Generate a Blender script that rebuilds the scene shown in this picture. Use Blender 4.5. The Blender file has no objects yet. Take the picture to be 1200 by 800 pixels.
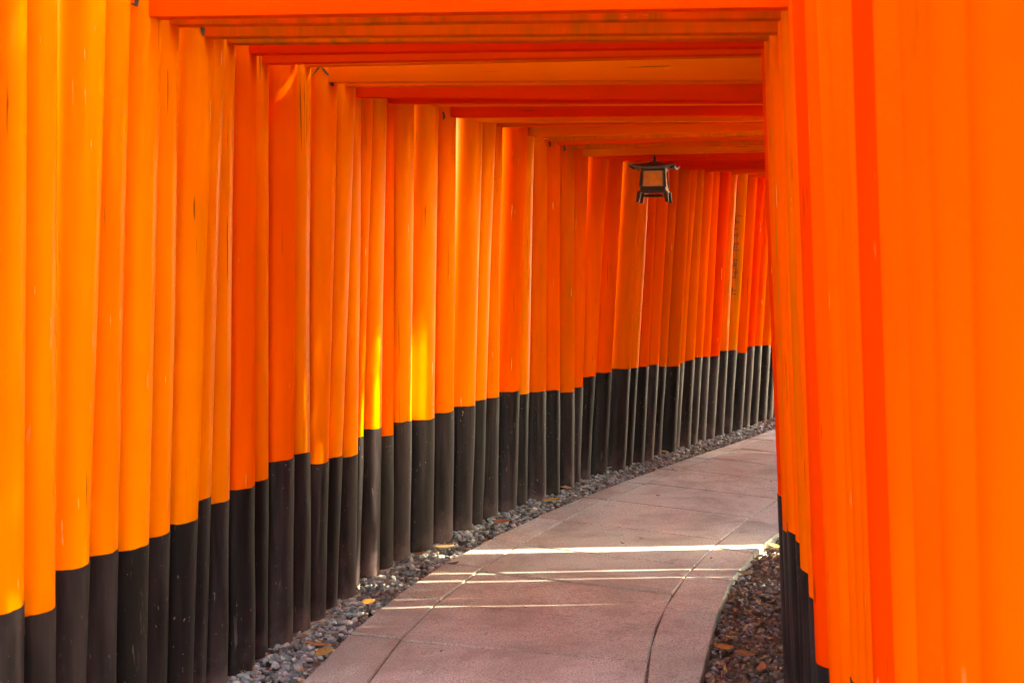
import bpy, bmesh, math, random
import numpy as np
from mathutils import Vector, Matrix, noise
R = math.radians
random.seed(7); rng = np.random.default_rng(11)
S = bpy.context.scene
COL = S.collection

# ------------------------------------------------------------------ camera, sky, sun, exposure
F = 1400.0; CAM_H = 1.47; HB = .63
PITCH = math.atan(120 / F)
cd = bpy.data.cameras.new('camera'); cam = bpy.data.objects.new('camera', cd); COL.objects.link(cam)
cam.location = (0, 0, CAM_H); cam.rotation_euler = (R(90) - PITCH, 0, 0)
cd.sensor_width = 36; cd.lens = F / 1200 * 36; cd.clip_start = .05; cd.clip_end = 600
cd.dof.use_dof = True; cd.dof.focus_distance = 5.0; cd.dof.aperture_fstop = 9
S.camera = cam

SUN_AZ = R(90 - 4)          # compass style: direction the light comes from, measured from +Y towards +X
SUN_EL = R(23.5)
w = bpy.data.worlds.new('World'); S.world = w; w.use_nodes = True
nt = w.node_tree; bg = nt.nodes['Background']
sky = nt.nodes.new('ShaderNodeTexSky'); sky.sky_type = 'NISHITA'; sky.sun_disc = False
sky.sun_elevation = SUN_EL; sky.sun_rotation = SUN_AZ
nt.links.new(sky.outputs[0], bg.inputs[0]); bg.inputs[1].default_value = .15
sd = bpy.data.lights.new('sun', 'SUN'); sd.energy = 2.0; sd.angle = R(.8); sd.color = (1, .93, .82)
sun = bpy.data.objects.new('sun', sd); COL.objects.link(sun)
sv = Vector((math.sin(SUN_AZ) * math.cos(SUN_EL), math.cos(SUN_AZ) * math.cos(SUN_EL), math.sin(SUN_EL)))
sun.rotation_euler = sv.to_track_quat('Z', 'Y').to_euler(); sun.location = (8, 3, 9)
S.view_settings.view_transform = 'Standard'; S.view_settings.look = 'None'
S.view_settings.gamma = 1; S.view_settings.use_curve_mapping = False
S.view_settings.exposure = 5.22
S.view_settings.use_white_balance = True; S.view_settings.white_balance_temperature = 8500
S.render.engine = 'CYCLES'
S.cycles.max_bounces = 14; S.cycles.diffuse_bounces = 5; S.cycles.glossy_bounces = 4
S.cycles.use_adaptive_sampling = True

# ------------------------------------------------------------------ helpers
def tag(o, label=None, cat=None, group=None, kind=None):
    if label: o['label'] = label
    if cat: o['category'] = cat
    if group: o['group'] = group
    if kind: o['kind'] = kind
    return o
def empty(name, loc=(0, 0, 0), rz=0):
    o = bpy.data.objects.new(name, None); COL.objects.link(o)
    o.location = loc; o.rotation_euler = (0, 0, rz); o.empty_display_size = .1
    return o
def mesh_obj(name, verts, faces, mat, parent=None, smooth=False, loc=None):
    me = bpy.data.meshes.new(name); me.from_pydata([tuple(v) for v in verts], [], faces); me.update()
    if smooth: me.polygons.foreach_set('use_smooth', [True] * len(me.polygons))
    if mat: me.materials.append(mat)
    o = bpy.data.objects.new(name, me); COL.objects.link(o)
    if parent: o.parent = parent
    if loc: o.location = loc
    return o
def bm_obj(name, bm, mat, parent=None, smooth_angle=None):
    me = bpy.data.meshes.new(name); bm.to_mesh(me); bm.free()
    if smooth_angle:
        me.polygons.foreach_set('use_smooth', [True] * len(me.polygons)); me.set_sharp_from_angle(angle=R(smooth_angle))
    me.materials.append(mat)
    o = bpy.data.objects.new(name, me); COL.objects.link(o)
    if parent: o.parent = parent
    return o
def soft(bm, w=.004, seg=2):
    es = [e for e in bm.edges if len(e.link_faces) == 2 and e.calc_face_angle() > R(30)]
    bmesh.ops.bevel(bm, geom=es, offset=w, segments=seg, affect='EDGES', profile=.7)
def ray(px, py):
    dx, dz = (px - 600) / F, (400 - py) / F
    return Vector((dx, math.cos(PITCH) + math.sin(PITCH) * dz, -math.sin(PITCH) + math.cos(PITCH) * dz))
def ground(px, py, z=0.0):
    d = ray(px, py); t = (z - CAM_H) / d.z
    return Vector((d.x * t, d.y * t, z))

# ------------------------------------------------------------------ materials
class NT:
    def __init__(s, name):
        s.m = bpy.data.materials.new(name); s.m.use_nodes = True; s.t = s.m.node_tree
        s.b = s.t.nodes['Principled BSDF']
    def n(s, typ, ins=None, **kw):
        nd = s.t.nodes.new(typ)
        for k, v in kw.items(): setattr(nd, k, v)
        for k, v in (ins or {}).items():
            if isinstance(v, bpy.types.NodeSocket): s.t.links.new(v, nd.inputs[k])
            else: nd.inputs[k].default_value = v
        return nd
    def link(s, a, k): s.t.links.new(a, s.b.inputs[k])
    def ramp(s, fac, stops, interp='LINEAR'):
        nd = s.t.nodes.new('ShaderNodeValToRGB'); cr = nd.color_ramp; cr.interpolation = interp
        while len(cr.elements) < len(stops): cr.elements.new(.5)
        for e, (p, c) in zip(cr.elements, stops):
            e.position = p; e.color = (c, c, c, 1) if isinstance(c, (int, float)) else (*c, 1)
        s.t.links.new(fac, nd.inputs[0]); return nd.outputs[0]
    def mix(s, f, a, b, blend='MIX'):
        nd = s.t.nodes.new('ShaderNodeMix'); nd.data_type = 'RGBA'; nd.blend_type = blend
        for k, v in ((0, f), (6, a), (7, b)):
            if isinstance(v, bpy.types.NodeSocket): s.t.links.new(v, nd.inputs[k])
            elif k == 0: nd.inputs[0].default_value = v
            else: nd.inputs[k].default_value = (*v, 1)
        return nd.outputs[2]
    def math(s, op, a, b=0.0):
        nd = s.t.nodes.new('ShaderNodeMath'); nd.operation = op
        for i, v in enumerate((a, b)):
            if isinstance(v, bpy.types.NodeSocket): s.t.links.new(v, nd.inputs[i])
            else: nd.inputs[i].default_value = v
        return nd.outputs[0]
    def coords(s, scale, rnd=True):
        tc = s.n('ShaderNodeTexCoord'); mp = s.n('ShaderNodeMapping', {'Vector': tc.outputs['Object'], 'Scale': scale})
        if rnd:
            oi = s.n('ShaderNodeObjectInfo'); cx = s.n('ShaderNodeCombineXYZ', {0: s.math('MULTIPLY', oi.outputs['Random'], 57.), 1: s.math('MULTIPLY', oi.outputs['Random'], 31.), 2: s.math('MULTIPLY', oi.outputs['Random'], 83.)})
            s.t.links.new(cx.outputs[0], mp.inputs['Location'])
        return mp.outputs[0]
    def noise(s, vec, scale, detail=4, rough=.55, dist=0):
        return s.n('ShaderNodeTexNoise', {'Vector': vec, 'Scale': scale, 'Detail': detail, 'Roughness': rough, 'Distortion': dist}).outputs[0]

def paint(name, col, moss=.0, horiz=False, rough=.5, gloss=0.0):
    k = NT(name); long_ = (1, 7, 7) if horiz else (7, 7, .55)
    v = k.coords((1, 1, 1)); vs = k.coords(long_)
    a = k.noise(vs, 1.6, 5, .6); b = k.noise(v, 2.2, 3)
    c = k.mix(k.ramp(a, [(.3, 0), (.72, 1)]), tuple(x * .86 for x in col), (col[0], col[1] * 1.12, col[2]))
    c = k.mix(k.ramp(b, [(.35, 0), (.72, .5)]), c, (col[0] * .84, col[1] * .74, col[2]))
    if moss:
        mv = k.coords((14, 14, .8) if not horiz else (19, 8, .9))
        mm = k.math('MULTIPLY', k.ramp(k.noise(mv, 1.3, 5, .65), [(.42, 0), (.68, 1)]), k.math('MULTIPLY', k.ramp(k.noise(v, 2.3, 3), [(.38, .15), (.60, 1)]), moss))
        c = k.mix(mm, c, (.20, .15, .02))
    # chips and rubs down to pale wood, thin dark cracks along the grain
    ch = k.math('MULTIPLY', k.ramp(k.noise(k.coords((22, 22, 2.2) if not horiz else (3, 22, 22)), 2.4, 3, .5), [(.70, 0), (.725, 1)]), k.ramp(k.noise(v, 3.1, 2), [(.5, 0), (.6, 1)]))
    c = k.mix(k.math('MULTIPLY', ch, .75), c, (.86, .50, .25))
    ck = k.math('MULTIPLY', k.ramp(k.noise(k.coords((60, 60, .9) if not horiz else (1.2, 60, 60)), 1.5, 2, .5), [(.69, 0), (.715, 1)]), k.ramp(k.noise(v, 2.0, 2), [(.5, 0), (.57, 1)]))
    c = k.mix(k.math('MULTIPLY', ck, .8), c, (.10, .035, .01))
    k.link(c, 'Base Color')
    k.link(k.ramp(k.noise(vs, 4, 4), [(.3, rough - .05), (.75, rough + .13)]), 'Roughness')
    k.b.inputs['Specular IOR Level'].default_value = gloss
    bp = k.n('ShaderNodeBump', {'Strength': .16, 'Distance': .004, 'Height': k.math('ADD', k.noise(vs, 5, 5, .6), k.math('MULTIPLY', k.noise(v, 9, 3), .5))})
    k.link(bp.outputs[0], 'Normal')
    return k.m
FRESH = (.86, .116, .0012); RED = (.80, .050, .0015); PALE_LIT = (.86, .212, .0015); DULL = (.74, .115, .003)
P = {}
for nm, colr, ms in (('fresh', FRESH, 0), ('red', RED, 0), ('mid', (.86, .172, .0015), 0), ('deep', (.83, .09, .0015), 0), ('pale', PALE_LIT, .0), ('dull', DULL, .28), ('mossy', (.76, .15, .006), .75), ('stained', (.86, .22, .004), .30)):
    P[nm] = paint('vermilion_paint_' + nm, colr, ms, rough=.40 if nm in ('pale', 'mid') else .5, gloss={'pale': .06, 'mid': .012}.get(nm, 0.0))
    P[nm + '_beam'] = paint('vermilion_beam_paint_' + nm, colr, ms, True)

def black_paint():
    k = NT('black_paint'); v = k.coords((1, 1, 1)); vs = k.coords((9, 9, .8))
    tc = k.n('ShaderNodeTexCoord'); z = k.n('ShaderNodeSeparateXYZ', {0: tc.outputs['Object']}).outputs[2]
    dust = k.math('ADD', k.math('MULTIPLY', z, -2.1), k.math('MULTIPLY', k.noise(v, 7, 5, .65), 1.25))
    dust = k.ramp(dust, [(.0, 0), (.42, .12), (.78, .85)])
    base = k.mix(k.ramp(k.noise(vs, 2, 5, .65), [(.40, 0), (.66, 1)]), (.005, .0035, .004), (.030, .022, .025))
    oi = k.n('ShaderNodeObjectInfo').outputs['Random']; base = k.mix(k.ramp(oi, [(.1, .75), (.6, 0)]), base, (.003, .002, .0025)); dust = k.math('MULTIPLY', dust, k.ramp(oi, [(0, .35), (.7, 1.)]))
    c = k.mix(dust, base, (.115, .078, .074))
    fl = k.math('MULTIPLY', k.ramp(k.noise(k.coords((34, 34, 14)), 3.2, 2, .5), [(.70, 0), (.735, 1)]), k.ramp(k.noise(v, 4.5, 3), [(.45, 0), (.62, .8)]))
    c = k.mix(fl, c, (.30, .25, .21))
    sc = k.math('MULTIPLY', k.ramp(k.noise(k.coords((26, 26, 4)), 2.0, 3, .6, 1.2), [(.66, 0), (.70, 1)]), k.ramp(k.noise(v, 3.0, 2), [(.48, 0), (.60, .55)]))
    c = k.mix(sc, c, (.14, .115, .10))
    k.link(c, 'Base Color'); k.link(k.ramp(k.noise(vs, 5, 4), [(.3, .42), (.75, .68)]), 'Roughness'); k.b.inputs['Specular IOR Level'].default_value = .16
    bp = k.n('ShaderNodeBump', {'Strength': .25, 'Distance': .003, 'Height': k.noise(k.coords((30, 30, 3)), 2, 4)})
    k.link(bp.outputs[0], 'Normal'); return k.m
M_BLACK = black_paint()
def simple(name, col, rough=.7, var=.25, scale=20, metal=0, bump=.2):
    k = NT(name); v = k.coords((1, 1, 1))
    k.link(k.mix(k.ramp(k.noise(v, scale, 5), [(.3, 0), (.7, 1)]), tuple(x * (1 - var) for x in col), tuple(min(1, x * (1 + var)) for x in col)), 'Base Color')
    k.b.inputs['Roughness'].default_value = rough; k.b.inputs['Metallic'].default_value = metal
    bp = k.n('ShaderNodeBump', {'Strength': bump, 'Distance': .004, 'Height': k.noise(v, scale * 1.7, 5)}); k.link(bp.outputs[0], 'Normal')
    return k.m
M_INK = simple('ink', (.035, .05, .022), .5); M_CONC = simple('footing_concrete', (.20, .165, .14), .9, .4, 25, 0, .6)
def stone_slab():
    k = NT('granite_paving'); v = k.coords((1, 1, 1), False)
    gi = k.n('ShaderNodeNewGeometry').outputs['Random Per Island']
    c = k.ramp(gi, [(0, (.46, .525, .45)), (.5, (.53, .60, .515)), (1, (.61, .68, .585))])
    c = k.mix(k.ramp(k.noise(v, 150, 3, .7), [(.36, .8), (.58, 0)]), c, (.15, .125, .115))
    c = k.mix(k.ramp(k.noise(v, 310, 2), [(.56, 0), (.70, .6)]), c, (.74, .66, .60))
    c = k.mix(k.ramp(k.noise(v, 2.3, 6, .65, .6), [(.44, 0), (.64, .7)]), c, (.25, .235, .19))
    c = k.mix(k.ramp(k.noise(v, 9, 5, .7), [(.54, 0), (.70, .5)]), c, (.22, .19, .16))
    k.link(c, 'Base Color'); k.b.inputs['Roughness'].default_value = .78
    bp = k.n('ShaderNodeBump', {'Strength': .7, 'Distance': .004, 'Height': k.math('ADD', k.noise(v, 190, 3), k.math('MULTIPLY', k.noise(v, 14, 4), 1.3))})
    k.link(bp.outputs[0], 'Normal'); return k.m
def island(name, stops, rough=.8, scale=60, bump=.3):
    k = NT(name); v = k.coords((1, 1, 1), False)
    gi = k.n('ShaderNodeNewGeometry').outputs['Random Per Island']
    c = k.ramp(gi, stops)
    c = k.mix(k.ramp(k.noise(v, scale, 4), [(.35, 0), (.75, .5)]), c, (.06, .05, .045))
    k.link(c, 'Base Color'); k.b.inputs['Roughness'].default_value = rough
    bp = k.n('ShaderNodeBump', {'Strength': bump, 'Distance': .002, 'Height': k.noise(v, scale * 2, 4)}); k.link(bp.outputs[0], 'Normal')
    return k.m

# ------------------------------------------------------------------ rows of posts: where each gate stands
# (x, y) pixel of the inner edge of each left post where the black foot begins
LB = [(25,711),(63,712),(103,660),(137,644),(173,638),(198,623),(231,608),(246,583),(268,585),(298,569),(314,560),(344,536),(363,529),(385,540),(401,533),(419,532),(426,510),(447,500),(461,508),(482,492),(509,489),(532,481),(557,474),(570,467),(585,464),(609,457),(620,460),(640,457),(656,455.5),(673,458),(683,452),(698,440),(717,435),(739,431),(748,430),(760,428),(772,426),(781,428),(797,428),(802,424),(814,421),(823,417),(832,417),(843,416),(853,410),(863.5,409.5),(875,412),(884,405),(893,404),(903,404)]
XT = {1:(30,0),2:(67,0),3:(124,0),4:(154,0),5:(190,12),6:(212,24),7:(252,34),8:(264,47),9:(277,47),10:(301,54),11:(316,68),12:(349,77),13:(365,77),14:(397,80),15:(418,100),16:(425,105),17:(438,117),18:(454,117),19:(463,117),20:(487,124),21:(515,124),22:(536,133),23:(567,139),24:(582,145),25:(590,148),26:(619,150),27:(627,152),28:(642,161),29:(650,166),30:(666,170),31:(691,176),32:(713,186)}
# underside line of the beams: left pixel y (at the post), a pixel on the line further right
BM = {5:(24,938,12),6:(33,928,24.5),7:(47,928,41),9:(54,908,48),10:(66,907,57),11:(77,893,65),14:(99,893,95),15:(104,893,98),16:(116,893,119),19:(123,893,121.5),22:(139,893,136),23:(145,893,143),25:(150,893,145),27:(161,893,155),28:(166,893,160),29:(171,893,164.5),30:(176,893,170.5),31:(184,893,179),32:(187,893,183),33:(190,893,188),36:(196,893,194),38:(200,893,198.5),42:(202,893,201),45:(205,893,203.5),47:(207,896,206)}
pts = np.array([ground(x, y, HB)[:2] for x, y in LB]); idx = np.arange(1, 51)
pX = np.polynomial.Polynomial.fit(idx, pts[:, 0], 5); pY = np.polynomial.Polynomial.fit(idx, pts[:, 1], 5)
def row(i):
    """inner face of the left row, and its direction, at gate i"""
    j = min(max(i, 2), 49)
    t = Vector((pX.deriv()(j), pY.deriv()(j))).normalized()
    p = Vector((pX(j), pY(j)))
    if i < j:
        for k in range(j - i): p -= t * .153
    if i > j:
        a = math.atan2(t.x, t.y)
        for k in range(i - j): a += .012; t = Vector((math.sin(a), math.cos(a))); p += t * .158
    return p, t
RB = {11:(912,580),10:(918,621),9:(921,None),8:(924,622),7:(932,None),3:(977,805),-2:(1024,None),6:(939,667),5:(949,700),4:(957,775),2:(974,815),1:(988,845),0:(1002,None),-1:(1012,None),-3:(1037,None),-4:(1069,None),-5:(1099,None),-6:(1140,None),-7:(1187,None),-8:(1245,None)}
PM = {14:'pale',16:'pale',7:'stained',20:'pale',21:'pale',23:'pale',26:'deep',33:'deep',34:'dull',38:'dull',39:'dull',40:'dull',46:'mossy',47:'deep',48:'red',1:'pale',2:'pale',3:'pale',4:'pale',5:'pale',6:'pale',8:'pale',9:'pale',13:'pale',24:'pale',14:'mid',15:'pale',17:'mid',18:'pale',27:'pale',36:'deep',43:'deep',44:'red',21:'pale',24:'pale',28:'dull',30:'dull',10:'fresh',11:'mid',12:'fresh',25:'mid',22:'mid',26:'fresh'}  # light orange on near left posts has the light falling there painted in
PMR = {2:'deep',1:'fresh',6:'dull',9:'mossy',11:'red',4:'red',-3:'red',-4:'fresh',-5:'fresh',5:'fresh',8:'fresh'}
BMAT = {5:'fresh',6:'mossy',7:'mossy',9:'mossy',10:'red',11:'deep',14:'pale',15:'pale',16:'red',19:'red',22:'red',23:'pale',25:'dull',27:'pale',28:'mossy',29:'fresh',30:'mossy',31:'pale',32:'red',33:'red',36:'red',38:'red',42:'fresh'}  # dark red on the middle and far beams is shade put into the colour
FIRST, LAST = -26, 68

def column(base, top, r0, r1, seed, n=28, rings=9, wob=None):
    """slightly irregular tapering log between two points"""
    V, Fc = [], []
    for k in range(rings + 1):
        u = k / rings; c = Vector(base).lerp(Vector(top), u); r = r0 + (r1 - r0) * u
        c += Vector((noise.noise((seed, u * 1.7, 0)), noise.noise((seed, u * 1.7, 9)), 0)) * .005 * math.sin(u * math.pi)
        for a in range(n):
            t = a / n * 2 * math.pi
            rr = r * (1 + .025 * noise.noise((math.cos(t) * 1.3 + seed * 3.1, math.sin(t) * 1.3, u * 1.5)))
            dz = 0
            if wob and k == (0 if wob > 0 else rings): dz = .0055 * noise.noise((math.cos(t) * 1.6 + abs(wob) * 5.3, math.sin(t) * 1.6, 3)) + .002 * noise.noise((math.cos(t) * 9, math.sin(t) * 9, wob * wob))
            V.append((c.x + rr * math.cos(t), c.y + rr * math.sin(t), c.z + dz))
    for k in range(rings):
        for a in range(n):
            b = (a + 1) % n; Fc.append((k * n + a, k * n + b, (k + 1) * n + b, (k + 1) * n + a))
    Fc.append(tuple(range(n - 1, -1, -1))); Fc.append(tuple(rings * n + a for a in range(n)))
    return V, Fc
def shade(o, ang=50):
    o.data.polygons.foreach_set('use_smooth', [True] * len(o.data.polygons)); o.data.set_sharp_from_angle(angle=R(ang)); return o
def beam_mesh(x0, z0, x1, z1, h, d, over=.0, curve=0., yoff=0., seed=0, top_over=0.):
    """bar from (x0,z0) to (x1,z1) (underside), height h, depth d; optional upturned ends"""
    n = 14; bm = bmesh.new(); rings = []
    for k in range(n + 1):
        u = k / n; x = x0 + (x1 - x0) * u; z = z0 + (z1 - z0) * u + curve * abs(2 * u - 1) ** 3
        wy = yoff + .002 * noise.noise((seed, u * 3, 1)); e = top_over * (u * 2 - 1)
        rings.append([bm.verts.new(p) for p in ((x, wy - d / 2, z), (x, wy + d / 2, z), (x + e, wy + d / 2, z + h), (x + e, wy - d / 2, z + h))])
    for a, b in zip(rings, rings[1:]):
        for q in range(4): bm.faces.new((a[q], a[(q + 1) % 4], b[(q + 1) % 4], b[q]))
    bm.faces.new(rings[0][::-1]); bm.faces.new(rings[-1])
    bmesh.ops.recalc_face_normals(bm, faces=bm.faces); soft(bm, .0035, 2)
    return bm

def stroke(pts2, wdt, surf, thick=.0012):
    """brush stroke lying on a round post: pts2 in (angle metres, height)"""
    V, Fc = [], []
    for i, (a, z) in enumerate(pts2):
        a0 = Vector(pts2[max(i - 1, 0)]); a1 = Vector(pts2[min(i + 1, len(pts2) - 1)]); t = (a1 - a0).normalized(); nn = Vector((-t.y, t.x)) * wdt[i] / 2
        for s in (-1, 1): V.append(surf(a + nn.x * s, z + nn.y * s, thick))
    for i in range(len(pts2) - 1): Fc.append((2 * i, 2 * i + 1, 2 * i + 3, 2 * i + 2))
    return V, Fc

ORD = 'first second third fourth fifth sixth seventh eighth ninth tenth eleventh twelfth thirteenth fourteenth fifteenth sixteenth seventeenth eighteenth nineteenth twentieth'.split()
TEN = {2:'twenty',3:'thirty',4:'forty',5:'fifty'}
def ordinal(n):
    if n <= 20: return ORD[n - 1]
    if n % 10 == 0: return {30:'thirtieth',40:'fortieth',50:'fiftieth'}[n]
    return TEN[n // 10] + '-' + ORD[n % 10 - 1]
LOOK = {'mid':'plain orange','stained':'faintly green-streaked orange','deep':'reddish orange','fresh':'bright vermilion','red':'deep red','pale':'lit-toned light orange','dull':'dull weathered orange','mossy':'green-stained orange'}

gates = {}
heights = {}
def gate_geo(i):
    p, t = row(i); rnd = random.Random(i * 13 + 5)
    r = (.0765 if i > 10 else .073) + rnd.uniform(-.002, .003)
    nrm = Vector((t.y, -t.x))                      # towards the right row
    if 1 <= i <= 50:
        xb, yb = LB[i - 1]; d = ray(xb, yb); k = p.y / d.y
        p = Vector((d.x * k, p.y)); hbl = CAM_H + d.z * k
    else: hbl = HB + rnd.uniform(-.03, .03)
    lc = p - Vector((1, 0)) * r                    # centre at black line height
    if i in XT:
        d = ray(*XT[i]); k = p.y / d.y; lean = (d.x * k - p.x) / (CAM_H + d.z * k - hbl)
    else: lean = (.068 if i < 1 else .048) + rnd.uniform(-.008, .01)
    lean = max(.0, min(.10, lean))
    W = 1.895
    rc = lc + nrm * W; hbr = hbl + rnd.uniform(-.01, .01); rr = .0765
    if i >= 12: rr = (.056 if i < 28 else .074) + rnd.uniform(-.003, .004)
    if i in RB:
        xb, yb = RB[i]; d = ray(xb, yb or 800); k = rc.y / d.y
        if yb: hbr = CAM_H + d.z * k
        else:
            z = hbr - CAM_H; k2 = rc.y; d = ray(xb, 700); k = rc.y / d.y
        rc = Vector((d.x * k + rr, rc.y))
    elif i < 12: rc += nrm * .02
    rc += t * {26: -.025, 27: -.043, 28: .055, 29: .045, 30: .03}.get(i, 0)
    return dict(lc=lc, rc=rc, r=r, rr=rr, hbl=hbl, hbr=hbr, lean=lean, leanr=.060, t=t)
G = {i: gate_geo(i) for i in range(FIRST, LAST + 1)}

def beam_ht(i, px, py, g, dy=0.0):
    """height where the view ray of a pixel meets the vertical plane of gate i"""
    a, b = g['lc'], g['rc']; d = ray(px, py); v = b - a
    # solve d.xy*k = a + v*s
    det = d.x * -v.y + v.x * d.y
    k = (a.x * -v.y + v.x * a.y) / det
    s = (d.x * k - a.x) / v.x
    return s, CAM_H + d.z * k
for i, g in G.items():
    if i in BM:
        yl, xr, yr = BM[i]
        xl = XT[i][0] if i in XT else LB[i - 1][0] + 14
        s0, z0 = beam_ht(i, xl, yl, g); s1, z1 = beam_ht(i, xr, yr, g)
        sl = (z1 - z0) / (s1 - s0); g['zl'] = z0 - sl * s0 + .004; g['zr'] = g['zl'] + sl
known = sorted(k for k in G if 'zl' in G[k])
for i, g in G.items():
    if 'zl' not in g:
        nb = [k for k in known if abs(k - i) <= 3] or [known[0] if i < known[0] else known[-1]]
        if i < known[0]: g['zl'] = (2.62 if i > -13 else 2.13) + .02 * math.sin(i * 2.1); g['zr'] = g['zl'] + .01
        elif i > known[-1]: g['zl'] = G[known[-1]]['zl']; g['zr'] = G[known[-1]]['zr']
        else: g['zl'] = max(G[k]['zl'] for k in nb) + .022; g['zr'] = max(G[k]['zr'] for k in nb) + .022

def make_gate(i):
    g = G[i]; lean, leanr = g['lean'], g['leanr']
    lb = g['lc'] - Vector((lean * g['hbl'], 0)); rb = g['rc'] + Vector((leanr * g['hbr'], 0))
    mid = (lb + rb) / 2; ax = (g['rc'] - g['lc']); ang = math.atan2(ax.y, ax.x)
    e = empty('torii_gate', (mid.x, mid.y, 0), ang)
    inv = Matrix.Rotation(-ang, 2)
    def loc(p, z): q = inv @ (Vector(p[:2]) - mid); return Vector((q.x, q.y, z))
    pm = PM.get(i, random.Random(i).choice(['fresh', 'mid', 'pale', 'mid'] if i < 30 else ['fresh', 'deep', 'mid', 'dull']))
    bmn = BMAT.get(i, pm)
    ht = max(g['zl'], g['zr']) + .30; thin = i <= 15
    info = []
    for side, (c, r, hb, ln, sg) in enumerate(((g['lc'], g['r'], g['hbl'], lean, 1), (g['rc'], g['rr'], g['hbr'], leanr, -1))):
        def at(z, c=c, ln=ln, hb=hb, sg=sg): return loc(c + Vector((sg * ln * (z - hb), 0)), z)
        rt = r * .94
        V, Fc = column(at(hb), at(ht), r, rt, i * 2.37 + side * 11, 32, wob=abs(i) + 1 + side * .5)
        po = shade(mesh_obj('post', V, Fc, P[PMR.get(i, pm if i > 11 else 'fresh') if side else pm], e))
        V, Fc = column(at(-.09), at(hb), r * 1.03 + .0015, r + .0015, i * 1.37 + side * 7 + .5, 32, rings=5, wob=-(abs(i) + 1 + side * .5))
        ft = shade(mesh_obj('post_foot', V, Fc, M_BLACK, po))
        # low concrete collar the foot stands in
        bm = bmesh.new(); q = at(0); n = 20; rv = []
        rad = r + random.Random(i * 5 + side).uniform(.008, .032)
        for (rr_, z_) in ((rad * 1.05, -.09), (rad, -.018), (rad - .008, -.010), (r * .9, -.010)):
            rv.append([bm.verts.new((q.x + rr_ * math.cos(a / n * 6.2832) * (1 + .05 * noise.noise((a * .7, i, side))), q.y + rr_ * math.sin(a / n * 6.2832), z_)) for a in range(n)])
        for a_, b_ in zip(rv, rv[1:]):
            for a in range(n): bm.faces.new((a_[a], a_[(a + 1) % n], b_[(a + 1) % n], b_[a]))
        bm_obj('footing', bm, M_CONC, po, 40)
        info.append((at, r, po))
    hL = info[0][0]; hR = info[1][0]
    xl = hL(g['zl']).x; xr = hR(g['zr']).x; sl = (g['zr'] - g['zl']) / (xr - xl)
    o_ = .16
    bm = beam_mesh(xl - o_, g['zl'] - sl * o_, xr + o_, g['zr'] + sl * o_, .105, .052 if i >= 5 else .04, seed=i)
    bm_obj('tie_beam', bm, P[bmn + '_beam'], e, 35)
    zl, zr = g['zl'] + .225, g['zr'] + .225
    o_ = .24; xl2, xr2 = hL(zl).x, hR(zr).x
    bm = beam_mesh(xl2 - o_, zl - sl * o_, xr2 + o_, zr + sl * o_, .075, .032 if thin else .085 if i < 19 else .112, curve=.035, seed=i + 3, top_over=.02)
    lt = bm_obj('lintel', bm, P[pm + '_beam'], e, 35)
    bm = beam_mesh(xl2 - o_ - .03, zl - sl * o_ + .077, xr2 + o_ + .03, zr + sl * o_ + .077, .03, .045 if thin else .125 if i < 19 else .15, curve=.04, seed=i + 3, top_over=.02)
    bm_obj('lintel_cap', bm, M_BLACK, lt, 35)
    xm = (xl + xr) / 2; zm = (g['zl'] + g['zr']) / 2
    bm = bmesh.new(); bmesh.ops.create_cube(bm, size=1, matrix=Matrix.Translation((xm, 0, zm + .105 + .06)) @ Matrix.Diagonal((.07, .035, .118, 1))); soft(bm, .003)
    bm_obj('centre_strut', bm, P[pm + '_beam'], e, 35)
    gates[i] = dict(e=e, at=info[0][0], r=g['r'], po=info[0][2], ang=ang, lpo=info[1][2])
    lk = LOOK[pm]
    extra = ''
    if i < 1:
        lab = f'near {lk} torii gate, its right pillar {ordinal(1 - i)} counting back towards the camera'
    elif i > 50: lab = f'{lk} torii gate past the bend, {ordinal(i - 50)} beyond the last one in plain view'
    else: lab = f'{lk} torii gate with its left pillar {ordinal(i)} from the left edge'
    tag(e, lab, 'torii gate', 'torii gates lining the path')
    return e
# ------------------------------------------------------------------ ground, path
gmat = simple('soil', (.085, .06, .042), .95, .4, 6, 0, .8)
n = 60; V = []; Fc = []
ext = np.sign(np.linspace(-1, 1, n + 1)) * np.abs(np.linspace(-1, 1, n + 1)) ** 2.2 * 250
for yy in ext:
    for xx in ext:
        d_ = max(0, math.hypot(xx, yy - 5) - 12)
        V.append((xx, yy + 5, -.055 + .02 * min(d_, 30) * (.5 + noise.noise((xx * .03, yy * .03, 0)))* (1 if d_ > 0 else 0)))
for a in range(n):
    for b in range(n): Fc.append((a * (n + 1) + b, a * (n + 1) + b + 1, (a + 1) * (n + 1) + b + 1, (a + 1) * (n + 1) + b))
tag(mesh_obj('ground', V, Fc, gmat, smooth=True), 'dark bare soil around the gates', 'ground', kind='structure')

def world_line(px): return [ground(x, y).xy for x, y in px]
EL = world_line([(349,800),(370,783),(418,737),(460,701),(496,674),(550,643),(599,617),(662,587),(728,560),(780,539),(837,519),(875,505),(907,493)])
JL = world_line([(424,800),(460,761),(490,734),(550,677),(578,653),(620,632),(680,599),(710,587),(770,560),(812,545)])
JR = world_line([(755,798),(764,767),(782,713),(794,686),(818,657),(834,639),(870,614),(906,588)])
ER = world_line([(820,800),(830,770),(840,722),(852,686),(864,671),(891,641),(912,624)])
def extend(L, n0=9, n1=14, step=.35, bend=.0):
    a = (L[0] - L[1]).normalized(); L = [L[0] + a * step * k for k in range(n0, 0, -1)] + L
    return L
def param(L, deg):
    """lateral offset of a polyline from the left row, as function of arc position"""
    return L
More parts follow.
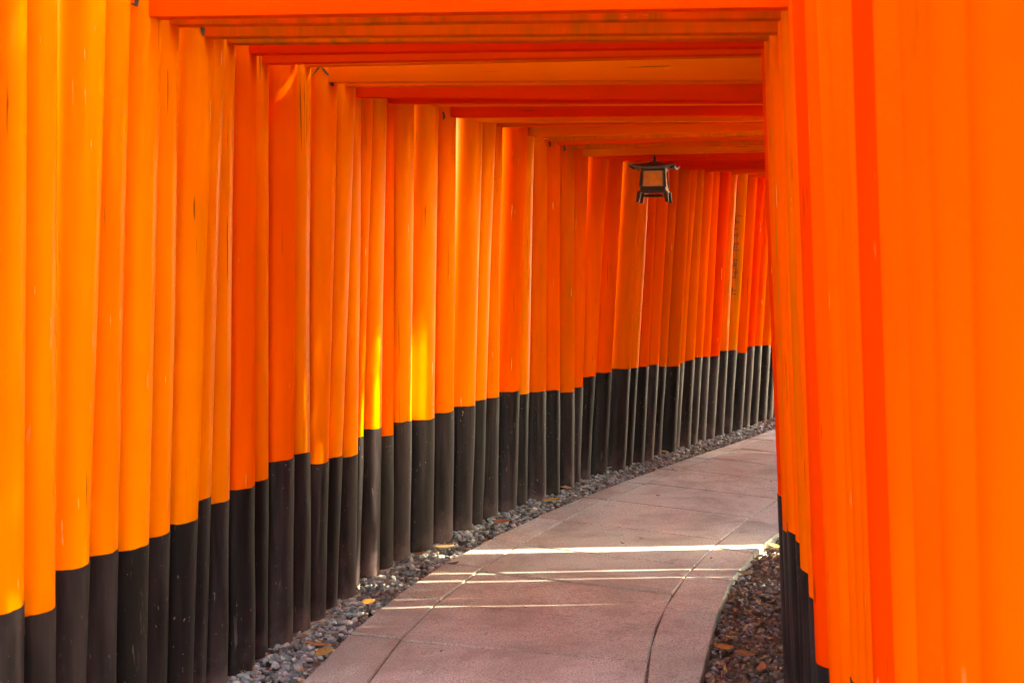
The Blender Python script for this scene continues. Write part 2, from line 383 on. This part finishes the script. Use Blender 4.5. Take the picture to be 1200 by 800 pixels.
# arc frame: use the row curve
S_tab = []; 
ii = np.arange(FIRST * 1.0 - 12, LAST + 6.01, .25)
def row_c(x):
    a, b = math.floor(x), math.floor(x) + 1; pa, ta = row(a); pb, tb = row(b); f = x - a
    return pa.lerp(pb, f), ta.lerp(tb, f).normalized()
cur = [(x, *row_c(x)) for x in ii]
def to_su(p):
    best = min(cur, key=lambda c: (c[1] - p).length_squared); q, t = best[1], best[2]; d = p - q
    return best[0] + d.dot(t) / .158, d.dot(Vector((t.y, -t.x)))
def fit_line(L, deg):
    su = np.array([to_su(p) for p in L]); pf = np.polynomial.Polynomial.fit(su[:, 0], su[:, 1], deg); lo, hi = su[:, 0].min(), su[:, 0].max()
    return lambda s: float(pf(min(max(s, lo), hi)))
fEL, fJL, fJR, fER = fit_line(EL, 3), fit_line(JL, 2), fit_line(JR, 2), fit_line(ER, 3)
fEL_raw = fEL; fEL = lambda s: max(fEL_raw(s), .165)
def fpos(s, u):
    q, t = row_c(s); return q + Vector((t.y, -t.x)) * u
vs_, fs_ = [], []
def slab(corners, z=0, h=.09, bev=.006):
    """one paving slab as a closed, lightly bevelled block"""
    c = sum(corners, Vector((0, 0))) / len(corners); k = len(vs_); nn = len(corners)
    ins = [p + (c - p).normalized() * bev for p in corners]; tl = [random.uniform(-.0025, .0025) for _ in corners]
    for p in corners: vs_.append((p.x, p.y, z - h))
    for p, q in zip(corners, tl): vs_.append((p.x, p.y, z - bev + q))
    for p, q in zip(ins, tl): vs_.append((p.x, p.y, z + q))
    for a in range(nn):
        b = (a + 1) % nn
        fs_.append((k + a, k + b, k + nn + b, k + nn + a)); fs_.append((k + nn + a, k + nn + b, k + 2 * nn + b, k + 2 * nn + a))
    fs_.append(tuple(k + 2 * nn + a for a in range(nn)))
for ci, (fa, fb, off) in enumerate(((fEL, fJL, .8), (fJL, fJR, 0.0), (fJR, fER, 1.9))):
    s = -24 + off
    while s < LAST + 4:
        st = 3.25 * random.uniform(.93, 1.08) * (1 if ci != 2 else 1.12); s1 = s + st
        g_ = .003; m = 1
        A = [fpos(s + .0065 / .158 + (st - .013 / .158) * q / m, fa(s + st * q / m) + g_) for q in range(m + 1)]
        B = [fpos(s + .0065 / .158 + (st - .013 / .158) * q / m, fb(s + st * q / m) - g_) for q in range(m, -1, -1)]
        slab([*A, *B][::-1], z=random.uniform(-.0015, .0015)); s = s1
po = mesh_obj('path', vs_, fs_, stone_slab()); tag(po, 'reddish grey granite slab path curving right between the gates', 'path', kind='structure')
# joint filling just under the slab tops
V, Fc = [], []
ss = np.arange(-24, LAST + 4, 1.0)
for s in ss:
    a = fpos(s, fEL(s) + .01); b = fpos(s, fER(s) - .01); V += [(a.x, a.y, -.008), (b.x, b.y, -.008)]
for k in range(len(ss) - 1): Fc.append((2 * k, 2 * k + 1, 2 * k + 3, 2 * k + 2))
tag(mesh_obj('path_joint_sand', V, Fc, simple('joint_sand', (.13, .11, .085), .95, .5, 40)), 'dark sand filling the joints between the slabs', 'path', kind='structure')

# ------------------------------------------------------------------ gravel and litter (uncountable)
bm = bmesh.new(); bmesh.ops.create_icosphere(bm, subdivisions=1, radius=1); icoV = np.array([v.co[:] for v in bm.verts]); icoF = np.array([[v.index for v in f.verts] for f in bm.faces]); bm.free()
def scatter(name, spots, size, mat, label, cat, flat=.62):
    Vs, Fs = [], []
    for k, (x, y, z) in enumerate(spots):
        s = size * rng.uniform(.55, 1.35); jit = 1 + rng.uniform(-.22, .22, (len(icoV), 1))
        v = icoV * jit * np.array([1, rng.uniform(.6, .95), flat * rng.uniform(.7, 1.1)]) * s
        a, b = rng.uniform(0, 6.28), rng.normal(0, .45)
        ca, sa, cb, sb = math.cos(a), math.sin(a), math.cos(b), math.sin(b)
        v = v @ np.array([[1, 0, 0], [0, cb, -sb], [0, sb, cb]]).T @ np.array([[ca, -sa, 0], [sa, ca, 0], [0, 0, 1]]).T
        Vs.append(v + np.array([x, y, z])); Fs.append(icoF + k * len(icoV))
    o = mesh_obj(name, np.vstack(Vs), [tuple(int(q) for q in f) for f in np.vstack(Fs)], mat)
    return tag(o, label, cat, kind='stuff')
stones = []
while len(stones) < 9500:
    s = random.uniform(-2, LAST - 1); u0 = -.12; u1 = fEL(s) + .0
    u = random.uniform(u0, u1)
    # thicker drift against the posts
    p = fpos(s, u); z = (.035 * max(0, 1 - max(u, 0) / u1) if s > 22 else .012 * max(0, 1 - max(u, 0) / u1)) - .040 + .018 * random.random() + .014 * noise.noise((p.x * 5, p.y * 5, 0))
    stones.append((p.x, p.y, z))
scatter('gravel', stones, .0150, island('grey_gravel', [(0, (.09, .115, .11)), (.35, (.21, .26, .26)), (.7, (.33, .39, .385)), (.92, (.46, .49, .45)), (1, (.70, .70, .60))], .75), 'grey crushed stone strip between the path and the left posts', 'gravel')
stones = []
while len(stones) < 6800:
    s = random.uniform(-6, 42); u = random.uniform(fER(s) + .004, 1.80); p = fpos(s, u)
    stones.append((p.x, p.y, -.050 + .02 * random.random()))
scatter('pebbles', stones, .0115, island('brown_pebbles', [(0, (.07, .055, .05)), (.5, (.18, .15, .14)), (.85, (.34, .32, .31)), (1, (.55, .53, .52))], .7), 'dark brown pebbles in the bed right of the path', 'gravel')
def leaf_verts(L_, W_, curl, n=5):
    V, Fc = [], []
    for k in range(n + 1):
        u = k / n; wv = W_ * math.sin(math.pi * min(max(u, .03), .97)) ** .8 * .5; x = (u - .5) * L_; z = curl * (2 * u - 1) ** 2
        for s in (-1, 0, 1): V.append((x, s * wv, z + (abs(s) * wv * .55)))
    for k in range(n):
        for q in (0, 1): Fc.append((3 * k + q, 3 * k + q + 1, 3 * k + 4 + q, 3 * k + 3 + q))
    return np.array(V), np.array(Fc)
def litter(name, spots, mat, label, L_=.035):
    Vs, Fs = [], []; k0 = 0
    for x, y, z in spots:
        v, f = leaf_verts(L_ * rng.uniform(.5, 1.4), L_ * rng.uniform(.22, .5), rng.uniform(-.003, .012))
        a, b, c = rng.uniform(0, 6.28), rng.normal(0, .4), rng.normal(0, .35)
        M = (Matrix.Rotation(a, 3, 'Z') @ Matrix.Rotation(b, 3, 'X') @ Matrix.Rotation(c, 3, 'Y'))
        Vs.append(v @ np.array(M).T + np.array([x, y, z])); Fs.append(f + k0); k0 += len(v)
    return tag(mesh_obj(name, np.vstack(Vs), [tuple(int(q) for q in f) for f in np.vstack(Fs)], mat, smooth=True), label, 'leaf litter', kind='stuff')
lm = island('dead_leaf_litter', [(0, (.07, .035, .02)), (.45, (.17, .085, .045)), (.8, (.32, .17, .07)), (1, (.58, .36, .12))], .6, 40)
sp = []
while len(sp) < 2300:
    s = random.uniform(-6, 42); p = fpos(s, random.uniform(fER(s) + .012, 1.80)); sp.append((p.x, p.y, -.028 + .014 * random.random()))
litter('leaf_litter', sp, lm, 'brown dead leaf litter in the bed right of the path', .03)
sp = []
while len(sp) < 850:
    s = random.uniform(0, LAST - 2); p = fpos(s, random.choice([random.uniform(-.05, .06), random.uniform(-.05, fEL(s)), fEL(s) - abs(random.gauss(0, .02)), random.uniform(fEL(s), 1.3) if random.random() < .12 else .05])); sp.append((p.x, p.y, (-.012 if (p - fpos(s, 0)).length < fEL(s) + .01 else .004) + .014 * random.random() * (1 if (p - fpos(s, 0)).length < fEL(s) else .2)))
litter('leaf_scraps', sp, island('leaf_scraps', [(0, (.12, .06, .03)), (.6, (.28, .15, .06)), (1, (.5, .32, .12))], .6, 40), 'small leaf scraps caught in the grey gravel strip', .024)

# ------------------------------------------------------------------ the gates
for i in range(FIRST, LAST + 1): make_gate(i)

# black brush writing near the tops of a few left pillars, on the side facing the path
def write(i, zoff, strokes, right=False):
    g = gates[i]; at = g['at']; r = g['r'] * .95
    base = -math.pi / 2 + .62
    Vs, Fs = [], []
    def surf(a, z, th):
        zz = G[i]['zl'] + zoff + z; c = at(zz); rr = r * 1.045 + th; phi = base + a / r
        return (c.x + rr * math.cos(phi), c.y + rr * math.sin(phi), zz)
    for pts2, wd in strokes:
        v, f = stroke(pts2, wd, surf); k = len(Vs); Vs += v; Fs += [tuple(q + k for q in ff) for ff in f]
    mesh_obj('inscription', Vs, Fs, M_INK, g['po'])
NEI = [([(-.048, .02), (-.050, -.030), (-.056, -.062)], [.008, .010, .004]),
       ([(-.048, .018), (0, .022), (.040, .020)], [.007, .006, .009]),
       ([(.040, .022), (.043, -.02), (.040, -.060), (.026, -.050)], [.010, .012, .015, .003]),
       ([(-.004, .045), (-.008, .010), (-.034, -.026)], [.009, .008, .003]),
       ([(-.004, .008), (.012, -.012), (.024, -.022)], [.004, .009, .006])]
write(14, .045, NEI)
write(5, .05, [([(-.006, .05), (-.004, .0), (-.008, -.026), (-.024, -.020)], [.010, .011, .012, .003])])
write(7, .04, [([(.010, .04), (.016, .0), (.024, -.040)], [.020, .020, .004])])
for q in (22, 29, 30, 46): write(q, .0, [([(.0, .02), (.006, -.004), (.002, -.016)], [.008, .012, .005])])
col_txt = []
rr_ = random.Random(4)
for k in range(6):
    z0 = -.34 - k * .105
    for q in range(4):
        a = rr_.uniform(-.022, .012); b = z0 + rr_.uniform(-.035, .035)
        if q % 2: col_txt.append(([(a - .016, b), (a, b + .003), (a + .020, b - .002)], [.006, .005, .008]))
        else: col_txt.append(([(a, b + .026), (a + .002, b), (a - .006, b - .026)], [.007, .006, .004]))
write(46, 0, col_txt)

# ------------------------------------------------------------------ hanging lantern
M_IRON = simple('dark_bronze', (.035, .028, .026), .45, .3, 30, .6, .15)
kk = NT('lantern_pane'); vv = kk.coords((1, 1, 1))
kk.link(kk.mix(kk.ramp(kk.noise(vv, 26, 3), [(.35, 0), (.7, 1)]), (.46, .19, .02), (.62, .28, .035)), 'Base Color'); kk.b.inputs['Roughness'].default_value = .35
M_PANE = kk.m
M_RIM = simple('pane_rim', (.42, .30, .20), .45, .2, 30, .4)
def lantern():
    gi = 31; g = G[gi]; s, _ = beam_ht(gi, 767, 200, g); p = g['lc'].lerp(g['rc'], s)
    zb = g['zl'] + (g['zr'] - g['zl']) * s
    e = empty('hanging_lantern', (p.x, p.y, zb - .305 * .86 - .008), R(-14)); e.scale = (.84, .84, .86)
    def frustum(bm, z0, z1, a0, a1, n=4, rot=math.pi / 4):
        r0 = [bm.verts.new((a0 * math.cos(rot + k * 2 * math.pi / n), a0 * math.sin(rot + k * 2 * math.pi / n), z0)) for k in range(n)]
        r1 = [bm.verts.new((a1 * math.cos(rot + k * 2 * math.pi / n), a1 * math.sin(rot + k * 2 * math.pi / n), z1)) for k in range(n)]
        for k in range(n): bm.faces.new((r0[k], r0[(k + 1) % n], r1[(k + 1) % n], r1[k]))
        bm.faces.new(r0[::-1]); bm.faces.new(r1)
    q2 = math.sqrt(2)
    # roof with upturned eaves
    prof = [(.006, .268), (.028, .262), (.068, .249), (.11, .237), (.148, .228)]
    bm = bmesh.new(); m = 8; ringsv = []
    for (h, z) in prof:
        ring = []
        for sd_ in range(4):
            for k in range(m):
                u = -1 + 2 * k / m; x, y = h, u * h; a = sd_ * math.pi / 2
                lift = .016 * abs(u) ** 3 * (h / .134) ** 2; ext = 1 + .05 * abs(u) ** 4
                ring.append(bm.verts.new(((x * math.cos(a) - y * math.sin(a)) * ext, (x * math.sin(a) + y * math.cos(a)) * ext, z + lift)))
        ringsv.append(ring)
    low = [bm.verts.new((v.co.x * .98, v.co.y * .98, v.co.z - .012)) for v in ringsv[-1]]; ringsv.append(low)
    inner = [bm.verts.new((v.co.x * .62, v.co.y * .62, .222)) for v in low]; ringsv.append(inner)
    N = 4 * m
    for a_, b_ in zip(ringsv, ringsv[1:]):
        for k in range(N): bm.faces.new((a_[k], a_[(k + 1) % N], b_[(k + 1) % N], b_[k]))
    bm.faces.new(ringsv[0]); bm.faces.new(inner[::-1]); bmesh.ops.recalc_face_normals(bm, faces=bm.faces)
    roof = bm_obj('roof', bm, simple('lantern_roof_metal', (.11, .10, .095), .5, .3, 40, .5), e, 30)
    bm = bmesh.new()
    for a in range(4):
        c, s_ = math.cos(math.pi / 4 + a * math.pi / 2), math.sin(math.pi / 4 + a * math.pi / 2)
        bmesh.ops.create_cone(bm, cap_ends=True, segments=8, radius1=.008, radius2=.003, depth=.045, matrix=Matrix.Translation((c * .196, s_ * .196, .228)) @ Matrix.Rotation(math.pi / 4 + a * math.pi / 2, 4, 'Z') @ Matrix.Rotation(R(75), 4, 'Y'))
    bm_obj('eave_tip', bm, M_IRON, roof, 40)
    bm = bmesh.new()
    for z, r_, sc in ((.276, .013, 1.), (.291, .011, 1.3)): bmesh.ops.create_uvsphere(bm, u_segments=14, v_segments=8, radius=r_, matrix=Matrix.Translation((0, 0, z)) @ Matrix.Diagonal((1, 1, sc, 1)))
    bm_obj('finial', bm, M_IRON, roof, 60)
    bm = bmesh.new(); bmesh.ops.create_cone(bm, cap_ends=True, segments=10, radius1=.003, radius2=.003, depth=.05, matrix=Matrix.Translation((0, 0, .318)))
    bm_obj('hook', bm, M_IRON, e, 60)
    # body: top plate, bottom plate, four battered corner posts
    bm = bmesh.new(); frustum(bm, .205, .224, .078 * q2, .085 * q2); frustum(bm, .078, .105, .086 * q2, .083 * q2); frustum(bm, .066, .0765, .094 * q2, .094 * q2); frustum(bm, .038, .052, .068 * q2, .06 * q2)
    soft(bm, .0015, 1); bm_obj('body_frame', bm, M_IRON, e, 35)
    for a in range(4):
        bm = bmesh.new(); t = math.pi / 4 + a * math.pi / 2; c, s_ = math.cos(t), math.sin(t)
        def bar(p0, p1, w0, w1):
            ra = [bm.verts.new(Vector(p0) + Vector((dx * w0, dy * w0, 0))) for dx, dy in ((-1, -1), (1, -1), (1, 1), (-1, 1))]
            rb_ = [bm.verts.new(Vector(p1) + Vector((dx * w1, dy * w1, 0))) for dx, dy in ((-1, -1), (1, -1), (1, 1), (-1, 1))]
            for k in range(4): bm.faces.new((ra[k], ra[(k + 1) % 4], rb_[(k + 1) % 4], rb_[k]))
            bm.faces.new(ra[::-1]); bm.faces.new(rb_)
        bar((c * .084 * q2, s_ * .084 * q2, .10), (c * .075 * q2, s_ * .075 * q2, .208), .0075, .006)
        bm_obj('corner_post', bm, M_IRON, e)
        bm = bmesh.new(); bar((c * .098 * q2, s_ * .098 * q2, .004), (c * .089 * q2, s_ * .089 * q2, .07), .011, .014)
        bar((c * .104 * q2, s_ * .104 * q2, 0), (c * .098 * q2, s_ * .098 * q2, .0065), .013, .0105)
        bm_obj('leg', bm, M_IRON, e)
        # panes
        rot = Matrix.Rotation(a * math.pi / 2, 4, 'Z'); slope = math.atan2(.009, .10)
        bm = bmesh.new(); bmesh.ops.create_cube(bm, size=1, matrix=rot @ Matrix.Translation((0, -.0745, .155)) @ Matrix.Rotation(-slope, 4, 'X') @ Matrix.Diagonal((.128, .003, .098, 1)))
        pn = bm_obj('pane', bm, M_PANE, e)
        bm = bmesh.new()
        for dx, dz, wx, wz in ((0, .0465, .136, .006), (0, -.0465, .136, .006), (-.065, 0, .006, .087), (.065, 0, .006, .087)):
            bmesh.ops.create_cube(bm, size=1, matrix=rot @ Matrix.Translation((0, -.0785, .155)) @ Matrix.Rotation(-slope, 4, 'X') @ Matrix.Translation((dx * .95, 0, dz)) @ Matrix.Diagonal((wx, .006, wz, 1)))
        bm_obj('pane_frame', bm, M_RIM, pn)
    tag(e, 'small dark bronze hanging lantern with amber panes under a tie beam', 'lantern')
lantern()

# ------------------------------------------------------------------ single fallen leaves one can tell apart
def leaf(px, py, z, L_, W_, rot, colr, label, curl=.010):
    p = ground(px, py, z); v, f = leaf_verts(L_ * 1.15, W_ * 1.2, curl, 7)
    k = NT('leaf_' + label.split()[0]); v0 = k.coords((1, 1, 1))
    k.link(k.mix(k.ramp(k.noise(v0, 70, 4), [(.4, 0), (.7, 1)]), colr, tuple(c * .5 for c in colr)), 'Base Color'); k.b.inputs['Roughness'].default_value = .55
    o = mesh_obj('fallen_leaf', v, [tuple(int(q) for q in ff) for ff in f], k.m, smooth=True)
    o.location = (p.x, p.y, z); o.rotation_euler = (random.uniform(-.25, .25), random.uniform(-.2, .2), rot)
    md = o.modifiers.new('thickness', 'SOLIDIFY'); md.thickness = .0012
    tag(o, label, 'leaf', 'fallen leaves beside the path')
GZ = .022
leaf(646, 587, GZ, .085, .030, .1, (.62, .38, .05), 'yellow strip-like leaf lying on the grey gravel near the path edge')
leaf(637, 575, GZ, .09, .032, -.5, (.26, .09, .03), 'rusty brown curled leaf on the gravel just above the yellow one')
leaf(660, 571, GZ, .10, .028, -.45, (.62, .40, .20), 'pale tan long leaf on the gravel right of the rusty brown one')
leaf(587, 612, GZ, .085, .034, -.2, (.44, .20, .06), 'orange-brown leaf on the gravel left of the yellow strip-like leaf')
leaf(520, 643, GZ, .085, .04, .1, (.60, .42, .18), 'broad cream leaf on the gravel at the point of the wide gravel patch', .016)
leaf(491, 650, GZ, .07, .035, -.5, (.40, .16, .04), 'orange leaf beside the broad cream leaf, nearer the posts')
leaf(431, 707, GZ, .055, .03, .6, (.62, .32, .06), 'bright orange leaf alone in the middle of the near gravel')
leaf(372, 756, GZ, .085, .022, .2, (.45, .22, .07), 'long narrow orange leaf on the nearest gravel by the camera')
leaf(380, 766, GZ, .07, .04, .9, (.42, .30, .08), 'olive yellow leaf just below the long narrow orange leaf')
leaf(716, 543, GZ, .08, .045, .7, (.62, .62, .66), 'whitish leaf at the foot of the left posts', .02)
leaf(704, 551, GZ, .13, .03, .15, (.40, .20, .06), 'long brown leaf leading to the whitish leaf')
leaf(777, 530, GZ, .07, .04, -.9, (.58, .36, .10), 'tan orange leaf on the far gravel below the lantern')
leaf(893, 481, GZ, .07, .045, .3, (.60, .30, .10), 'orange leaf at the far end of the gravel strip')
leaf(532, 661, .006, .045, .02, .0, (.13, .06, .03), 'small dark brown leaf lying on the path slab')
leaf(907, 642, .0, .055, .04, .3, (.70, .45, .06), 'bright yellow leaf in the bed, wedged against the right posts', .012)
leaf(874, 673, .0, .06, .03, -.6, (.34, .28, .14), 'olive grey curled leaf touching the right edge of the path', .014)
leaf(848, 760, .0, .06, .035, -.1, (.50, .24, .05), 'orange brown leaf at the bottom of the right bed')
leaf(872, 768, .0, .075, .035, .35, (.42, .22, .08), 'light brown leaf right of the orange brown one in the bed')
leaf(893, 785, .0, .06, .03, 1.2, (.40, .13, .04), 'reddish upright leaf lowest in the bed beside the black feet', .018)
leaf(857, 748, .0, .05, .025, .5, (.55, .30, .12), 'small tan leaf above the orange brown leaf in the bed')

# ------------------------------------------------------------------ unseen trees right of the gates, crowns filled and thinned to shape the sun
M_BARK = simple('bark', (.12, .075, .05), .9, .4, 8, 0, .8)
kk = NT('foliage'); gi_ = kk.n('ShaderNodeNewGeometry').outputs['Random Per Island']
kk.link(kk.ramp(gi_, [(0, (.03, .055, .012)), (.6, (.06, .10, .02)), (1, (.11, .15, .03))]), 'Base Color'); kk.b.inputs['Roughness'].default_value = .6
M_LEAF = kk.m
SPOT = Vector((-.37, 5.6, .85))
def tree(x, y, h, rad, seed, label, nleaf=12000):
    rg = np.random.default_rng(seed); e = empty('broadleaf_tree', (x, y, -.03))
    bm = bmesh.new()
    def limb(p0, p1, r0, r1, n=10, seg=6):
        prev = None; d = (p1 - p0)
        for k in range(seg + 1):
            u = k / seg; c = p0.lerp(p1, u) + Vector((noise.noise((seed, u * 3, p1.x)), noise.noise((seed, 7, u * 3 + p1.y)), 0)) * d.length * .05 * math.sin(math.pi * u); r = r0 + (r1 - r0) * u
            q = d.to_track_quat('Z', 'Y'); ring = [bm.verts.new(c + q @ Vector((r * math.cos(a / n * 6.2832), r * math.sin(a / n * 6.2832), 0))) for a in range(n)]
            if prev:
                for a in range(n): bm.faces.new((prev[a], prev[(a + 1) % n], ring[(a + 1) % n], ring[a]))
            prev = ring
    top = Vector((.1, .1, h * .82)); limb(Vector((0, 0, -.1)), top, .19, .05, 14, 9)
    ends = [top]
    for k in range(9):
        a = k * 2.4 + seed; z0 = h * (.42 + .04 * k); p0 = Vector((0, 0, z0)); p1 = p0 + Vector((math.cos(a), math.sin(a), .55)) * rad * rg.uniform(.55, .85); limb(p0, p1, .07, .015, 8, 5); ends.append(p1); ends.append(p0.lerp(p1, .6))
    bm_obj('trunk', bm, M_BARK, e, 60)
    cl = [np.array(p) + rg.normal(0, rad * .16, 3) for p in ends for _ in range(3)]
    ci = rg.integers(0, len(cl), nleaf); off = rg.normal(0, 1, (nleaf, 3)); off /= np.linalg.norm(off, axis=1)[:, None]; off *= (rg.random(nleaf) ** .45)[:, None] * rad * .36
    P_ = np.array(cl)[ci] + off
    wp = P_ + np.array([x, y, 0]) - np.array(SPOT); sv_ = np.array(sv); dist = np.linalg.norm(wp - (wp @ sv_)[:, None] * sv_, axis=1)
    P_ = P_[dist > .4]; m = len(P_)  # crown opened along one sun ray so it lights a left post
    A = rg.normal(0, 1, (m, 3)); A /= np.linalg.norm(A, axis=1)[:, None]; B = np.cross(A, rg.normal(0, 1, (m, 3))); B /= np.linalg.norm(B, axis=1)[:, None]
    sz = rg.uniform(.06, .12, m)[:, None]
    V = np.stack([P_ - A * sz, P_ + B * sz * .5, P_ + A * sz, P_ - B * sz * .5], 1).reshape(-1, 3)
    mesh_obj('crown', V, [(4 * q, 4 * q + 1, 4 * q + 2, 4 * q + 3) for q in range(m)], M_LEAF, e)
    tag(e, label, 'tree', 'trees outside the gates')
for k, (x, y, h, rad, lb) in enumerate(((7.2, -3.4, 8.8, 3.0, 'green tree outside the right pillars, behind the camera'), (8.2, .2, 9.2, 3.0, 'tall green tree right of the gates, level with the camera'), (7.4, 3.4, 8.6, 2.9, 'green tree outside the right pillars beside the near gates'), (9.4, 6.6, 9.8, 3.2, 'tallest green tree outside the right pillars, level with the lantern'), (8.6, 10.2, 9.0, 3.0, 'green tree right of the bend of the path'), (9.6, 13.6, 9.4, 3.1, 'farthest green tree beyond the bend on the right side'))):
    tree(x, y, h, rad, 21 + k * 5, lb, (17000, 18000, 16000, 6500, 6500, 9000)[k])
